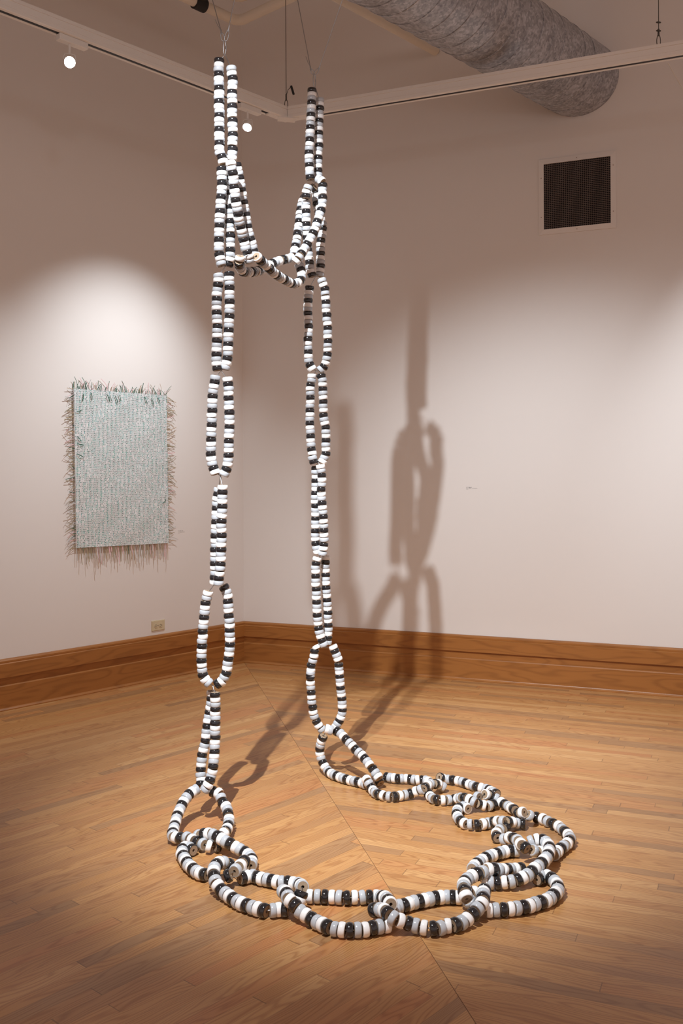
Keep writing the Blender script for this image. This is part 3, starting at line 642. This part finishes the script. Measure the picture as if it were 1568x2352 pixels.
def pipe(label, elbow, d1, l1, d2, l2, r, clamps, seg=10, bend=.075):
    root = empty('painted_pipe', elbow, label, 'pipe')
    pts = [elbow + d1 * l1]
    if d2 is not None:
        a, b = elbow + d1 * bend, elbow + d2 * bend
        for i in range(seg + 1):
            t = i / seg; pts.append(a * (1 - t) ** 2 + elbow * (2 * t * (1 - t)) + b * t ** 2)
        pts.append(elbow + d2 * l2)
    else: pts.append(elbow)
    bm = bmesh.new(); tube(bm, pts, r, 20); link('pipe_run', mesh(bm, 'pipe_run', 50), MAT['pipe'], root)
    for s in clamps:
        c = elbow + d1 * s
        bm = bmesh.new(); tube(bm, [c - d1 * .045, c - d1 * .043, c + d1 * .043, c + d1 * .045], [r + .006, r + .011, r + .011, r + .006], 24); k = link('coupling', mesh(bm, 'coupling', 40), MAT['clampm'], root); k['label'] = 'black rubber coupling'
        bm = bmesh.new(); q = c - FW * (r + .010) * .9 - Z * .004; tube(bm, [q, q - FW * .012], .006, 8); link('bolt', mesh(bm, 'bolt', 40), MAT['steel'], k)
    return root
e1 = at_depth(547, 50, 6.6)
d1p = DL; d2p = NL
def col_of(P): q = P - CAM; return 784 + FPX * q.dot(RT) / q.dot(FW)
def s_at(e, d, u):
    return min(range(1, 4000), key=lambda i: abs(col_of(e + d * (i / 1000)) - u)) / 1000
pipe('cream pipe that turns a corner high behind the left wires, with a black coupling', e1, d1p, 6.0, d2p, 3.4, .034, [s_at(e1, d1p, 458)])
e2 = at_depth(549, -4, 6.5)
pipe('cream pipe just above the lower one at the top edge, with a black coupling', e2, d1p, 6.0, d2p, 3.4, .034, [s_at(e2, d1p, 512)])
w_ = CAM + rayv(1000, 116) * (-CAM.y / rayv(1000, 116).y)
pipe('straight cream pipe beside the duct, ending in the right wall', w_ + DL * .0, DL, 7.0, None, 0, .034, [])

# ---------------------------------------------------------------- air return grille on the right wall
vx0, vx1, vz0, vz1 = 2.240, 2.738, 3.000, 3.500
root = empty('air_vent', RW((vx0 + vx1) / 2, vz0), 'square air return grille high on the right wall', 'vent')
X = Vector((1, 0, 0)); Yb = Vector((0, -1, 0)); fw_ = .034
cx, cz = (vx0 + vx1) / 2, (vz0 + vz1) / 2
bm = bmesh.new(); o_ = [(vx0, vz0), (vx1, vz0), (vx1, vz1), (vx0, vz1)]; i_ = [(vx0 + fw_, vz0 + fw_), (vx1 - fw_, vz0 + fw_), (vx1 - fw_, vz1 - fw_), (vx0 + fw_, vz1 - fw_)]
def fr(bm, o_, i_, k, t0, t1, g=.0):
    a, b, c, d = o_[k], o_[(k + 1) % 4], i_[(k + 1) % 4], i_[k]
    F = [RW(*p, t1 - (.005 if j < 2 else 0)) for j, p in enumerate((a, b, c, d))]; B = [RW(*p, t0) for p in (a, b, c, d)]
    V = [bm.verts.new(v) for v in F + B]
    for f in ((0, 1, 2, 3), (7, 6, 5, 4), (0, 4, 5, 1), (1, 5, 6, 2), (2, 6, 7, 3), (3, 7, 4, 0)): bm.faces.new([V[i] for i in f])
for k in range(4):
    bm = bmesh.new(); fr(bm, o_, i_, k, .0005, .012); link('frame_side', mesh(bm, 'frame_side'), MAT['ventframe'], root)
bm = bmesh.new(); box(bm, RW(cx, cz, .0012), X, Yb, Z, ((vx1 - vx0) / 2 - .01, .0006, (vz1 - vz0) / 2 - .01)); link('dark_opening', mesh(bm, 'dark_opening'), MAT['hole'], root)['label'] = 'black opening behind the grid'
bm = bmesh.new(); iw, ih = (vx1 - vx0) / 2 - fw_, (vz1 - vz0) / 2 - fw_
for k in range(1, 35): box(bm, RW(cx - iw + 2 * iw * k / 35, cz, .0055), X, Yb, Z, (.0009, .0035, ih))
for k in range(1, 36): box(bm, RW(cx, cz - ih + 2 * ih * k / 36, .0055), X, Yb, Z, (iw, .0035, .0009))
link('grille', mesh(bm, 'grille'), MAT['ventbar'], root)
for sx, sz in ((-1, .58), (-1, -.62), (1, .72), (1, -.66), (0, 1), (0, -1)):
    bm = bmesh.new(); q = RW(cx + sx * (iw + fw_ * .5), cz + sz * (ih + fw_ * .5 * (abs(sz) == 1)), .0095); tube(bm, [q, q + Yb * .003], .0032, 8); link('screw', mesh(bm, 'screw', 40), MAT['screw'], root)

# ---------------------------------------------------------------- power outlet on the left wall
def lw_hit(u, v): r = rayv(u, v); return CAM + r * (-(CAM.dot(NL)) / r.dot(NL))
p_ = lw_hit(362.5, 1436.3); sC, zC = p_.dot(DL), p_.z
root = empty('power_outlet', LW(sC, zC - .036), 'ivory double power outlet above the left baseboard', 'outlet')
def lbox(bm, s, z, off, hs, hz, ho): return box(bm, LW(sC + s, zC + z, off), DL, NL, Z, (hs, ho, hz))
bm = bmesh.new(); lbox(bm, 0, 0, .003, .057, .0355, .003); bmesh.ops.bevel(bm, geom=[e for e in bm.edges if all((v.co.dot(NL) > .004) for v in e.verts)], offset=.004, segments=2, affect='EDGES')
link('cover_plate', mesh(bm, 'cover_plate'), MAT['ivory'], root)
for k in (-1, 1):
    bm = bmesh.new(); q = LW(sC + k * .0195, zC, 0); n = 24
    ra = [bm.verts.new(q + NL * .0062 + DL * (.0145 * math.cos(t)) + Z * (max(-.0135, min(.0135, .0172 * math.sin(t)))) * 1.0) for t in [2 * math.pi * i / n for i in range(n)]]
    rb = [bm.verts.new(v.co + NL * .0022) for v in ra]
    for i in range(n): bm.faces.new((ra[i], ra[(i + 1) % n], rb[(i + 1) % n], rb[i]))
    bm.faces.new(rb); bm.faces.new(ra[::-1]); rc_ = link('receptacle', mesh(bm, 'receptacle'), MAT['ivory'], root)
    bm = bmesh.new(); lbox(bm, k * .0195 + .004, .0062, .0086, .0045, .0014, .0004); lbox(bm, k * .0195 + .004, -.0062, .0086, .0038, .0014, .0004)
    qq = LW(sC + k * .0195 - .0075, zC, .0083); tube(bm, [qq, qq + NL * .0007], .0028, 10); link('slots', mesh(bm, 'slots'), MAT['slotdark'], rc_)['label'] = 'dark plug slots'
bm = bmesh.new(); q = LW(sC, zC, .006); tube(bm, [q, q + NL * .0012], .0024, 10); link('screw', mesh(bm, 'screw', 40), MAT['screw'], root)

# ---------------------------------------------------------------- wall labels: three short lines of lettering too small to read
def wall_label(label, P, d, nrm, h, rows):
    bm = bmesh.new(); rng = random.Random(len(label))
    for j, (w, hh) in enumerate(rows):
        x = 0.0
        while x < w:
            l = rng.uniform(.002, .0042)
            box(bm, P + d * (x + l / 2) - Z * (j * h) + nrm * .0004 + Z * rng.uniform(-.0004, .0004), d, nrm, Z, (l / 2, .0003, hh * rng.uniform(.7, 1.1)))
            x += l + (rng.uniform(.0012, .002) if rng.random() < .8 else .0055)
    o = link('wall_label', mesh(bm, 'wall_label'), MAT['vinyl']); return tag(o, label, 'wall label', 'small wall labels')
q = lw_hit(410, 1219.5); wall_label('tiny grey lettering on the left wall beside the woven panel', q, -DL, NL, .0092, [(.036, .0019), (.056, .0012), (.012, .0011)])
q = CAM + rayv(1070.5, 1119.3) * (-CAM.y / rayv(1070.5, 1119.3).y); wall_label('tiny grey lettering on the right wall, right of the chain shadow', q, X, Yb, .0066, [(.036, .0022), (.078, .0014), (.012, .0012)])

# ---------------------------------------------------------------- woven panel on the left wall
cn = [lw_hit(*p) for p in ((166, 893), (378.5, 908.5), (383.5, 1247), (172, 1258.5))]
s_, z_ = [p.dot(DL) for p in cn], [p.z for p in cn]
root = empty('woven_panel', LW(sum(s_) / 4, min(z_)), 'woven panel of silvery strips with a shaggy fringe, hung on the left wall', 'woven artwork')
def pan(a, b, off):   # a: 0 at the left edge .. 1 right edge; b: 0 top .. 1 bottom
    s = (s_[0] * (1 - a) + s_[1] * a) * (1 - b) + (s_[3] * (1 - a) + s_[2] * a) * b
    z = (z_[0] * (1 - a) + z_[1] * a) * (1 - b) + (z_[3] * (1 - a) + z_[2] * a) * b
    return LW(s, z, off)
bm = bmesh.new(); nu, nv = 16, 22; ul = bm.loops.layers.uv.new('UVMap'); g = []; uvd = {}
for j in range(nv + 1):
    row = []
    for i in range(nu + 1):
        a, b = i / nu, j / nv; e = min(a, 1 - a, b, 1 - b)
        v = bm.verts.new(pan(a, b, .019 + .002 * math.sin(9 * a + 3 * b) * min(1, e * 8) + .0015 * math.sin(23 * b + 11 * a))); uvd[v] = (a * .734, -b * 1.03); row.append(v)
    g.append(row)
for j in range(nv):
    for i in range(nu): bm.faces.new((g[j][i], g[j + 1][i], g[j + 1][i + 1], g[j][i + 1]))
rim = [g[0][i] for i in range(nu)] + [g[j][nu] for j in range(nv)] + [g[nv][i] for i in range(nu, 0, -1)] + [g[j][0] for j in range(nv, 0, -1)]
back = []
for v in rim:
    q = bm.verts.new(v.co - NL * (v.co.dot(NL) - .004)); uvd[q] = uvd[v]; back.append(q)
for i in range(len(rim)):
    k = (i + 1) % len(rim); bm.faces.new((rim[i], rim[k], back[k], back[i]))
bm.faces.new(back)
for f in bm.faces:
    for lp in f.loops: lp[ul].uv = uvd[lp.vert]
wv = link('woven_sheet', mesh(bm, 'woven_sheet'), MAT['weave'], root)

def ribbon(bm, pts, wdir, w, mi):
    """a bent strip with a little thickness"""
    th = NL * .0006; P = [[bm.verts.new(p + wdir * (s * w / 2) + th * k) for s, k in ((-1, 0), (1, 0), (1, 1), (-1, 1))] for p in pts]
    for a, b in zip(P, P[1:]):
        for k in range(4): f = bm.faces.new((a[k], a[(k + 1) % 4], b[(k + 1) % 4], b[k])); f.material_index = mi
    for e in (P[0][::-1], P[-1]): f = bm.faces.new(e); f.material_index = mi
FM = ['f_green', 'f_olive', 'f_tan', 'f_pink', 'f_grey']
rg = random.Random(11)
def pick(ws):
    x = rg.random() * sum(ws)
    for i, w in enumerate(ws):
        x -= w
        if x <= 0: return i
    return len(ws) - 1
def fringe(name, label, n, edge, ws, lmin, lmax, along, out, droop, curl):
    bm = bmesh.new()
    for k in range(n):
        t = (k + rg.random()) / n; p = edge(t, rg.uniform(.006, .018)); mi = pick(ws); L = rg.uniform(lmin, lmax) * (1 if rg.random() < .75 else .6)
        cu = rg.gauss(0, curl); lift = rg.uniform(-.1, .35); pts = []
        for i in range(5):
            q = i / 4; pts.append(p + out * (L * q) + along * (cu * L * q * (.4 + q)) - Z * (droop * L * q * q) + NL * (lift * L * q * .6))
        ribbon(bm, pts, along, rg.uniform(.0024, .0048), mi)
    o = link(name, mesh(bm, name), [MAT[f] for f in FM], root); o['label'] = label; o['kind'] = 'stuff'
fringe('fringe', 'long tan and pink fringe along the bottom edge', 105, lambda t, o: pan(t, 1, o), [.2, 3, 5, 2.2, 1.2], .04, .13, DL, -Z, 0, .04)
fringe('fringe', 'short green and pink fringe along the top edge', 100, lambda t, o: pan(t, 0, o), [4, 1.2, 1.4, 3, .4], .015, .08, DL, Z, 0, .35)
fringe('fringe', 'short olive fringe along the left edge', 120, lambda t, o: pan(0, t, o), [.8, 4, 2.4, .8, 1.6], .025, .075, Z, DL, .15, .35)
fringe('fringe', 'short tan fringe along the right edge', 105, lambda t, o: pan(1, t, o), [.2, 2.6, 4, 1.0, 2.0], .025, .085, Z, -DL, .15, .3)
# a few dark green strip ends lying over the face of the sheet
for a, b, dx, dz in ((.09, .03, -.01, .05), (.17, .02, .004, .045), (.33, .02, .02, .05), (.42, .03, .02, .05), (.46, .02, .014, .04), (.74, .02, .02, .045), (.82, .03, .02, .05), (.89, .02, .02, .04), (.02, .145, .035, -.012), (.02, .30, .03, .03), (.02, .345, .045, .01), (.02, .41, .045, .02), (.97, .70, -.03, .035), (.36, .03, .012, .035)):
    p = pan(a, b, .024); pts = [p, p - DL * (dx * .5) - Z * (dz * .5) + NL * .006, p - DL * dx - Z * dz + NL * .001]
    bm = bmesh.new(); ribbon(bm, pts, (DL if abs(dz) > abs(dx) else Z), .005, 0)
    link('strip_end', mesh(bm, 'strip_end'), MAT['f_green'], root)['label'] = 'dark green loose strip end'
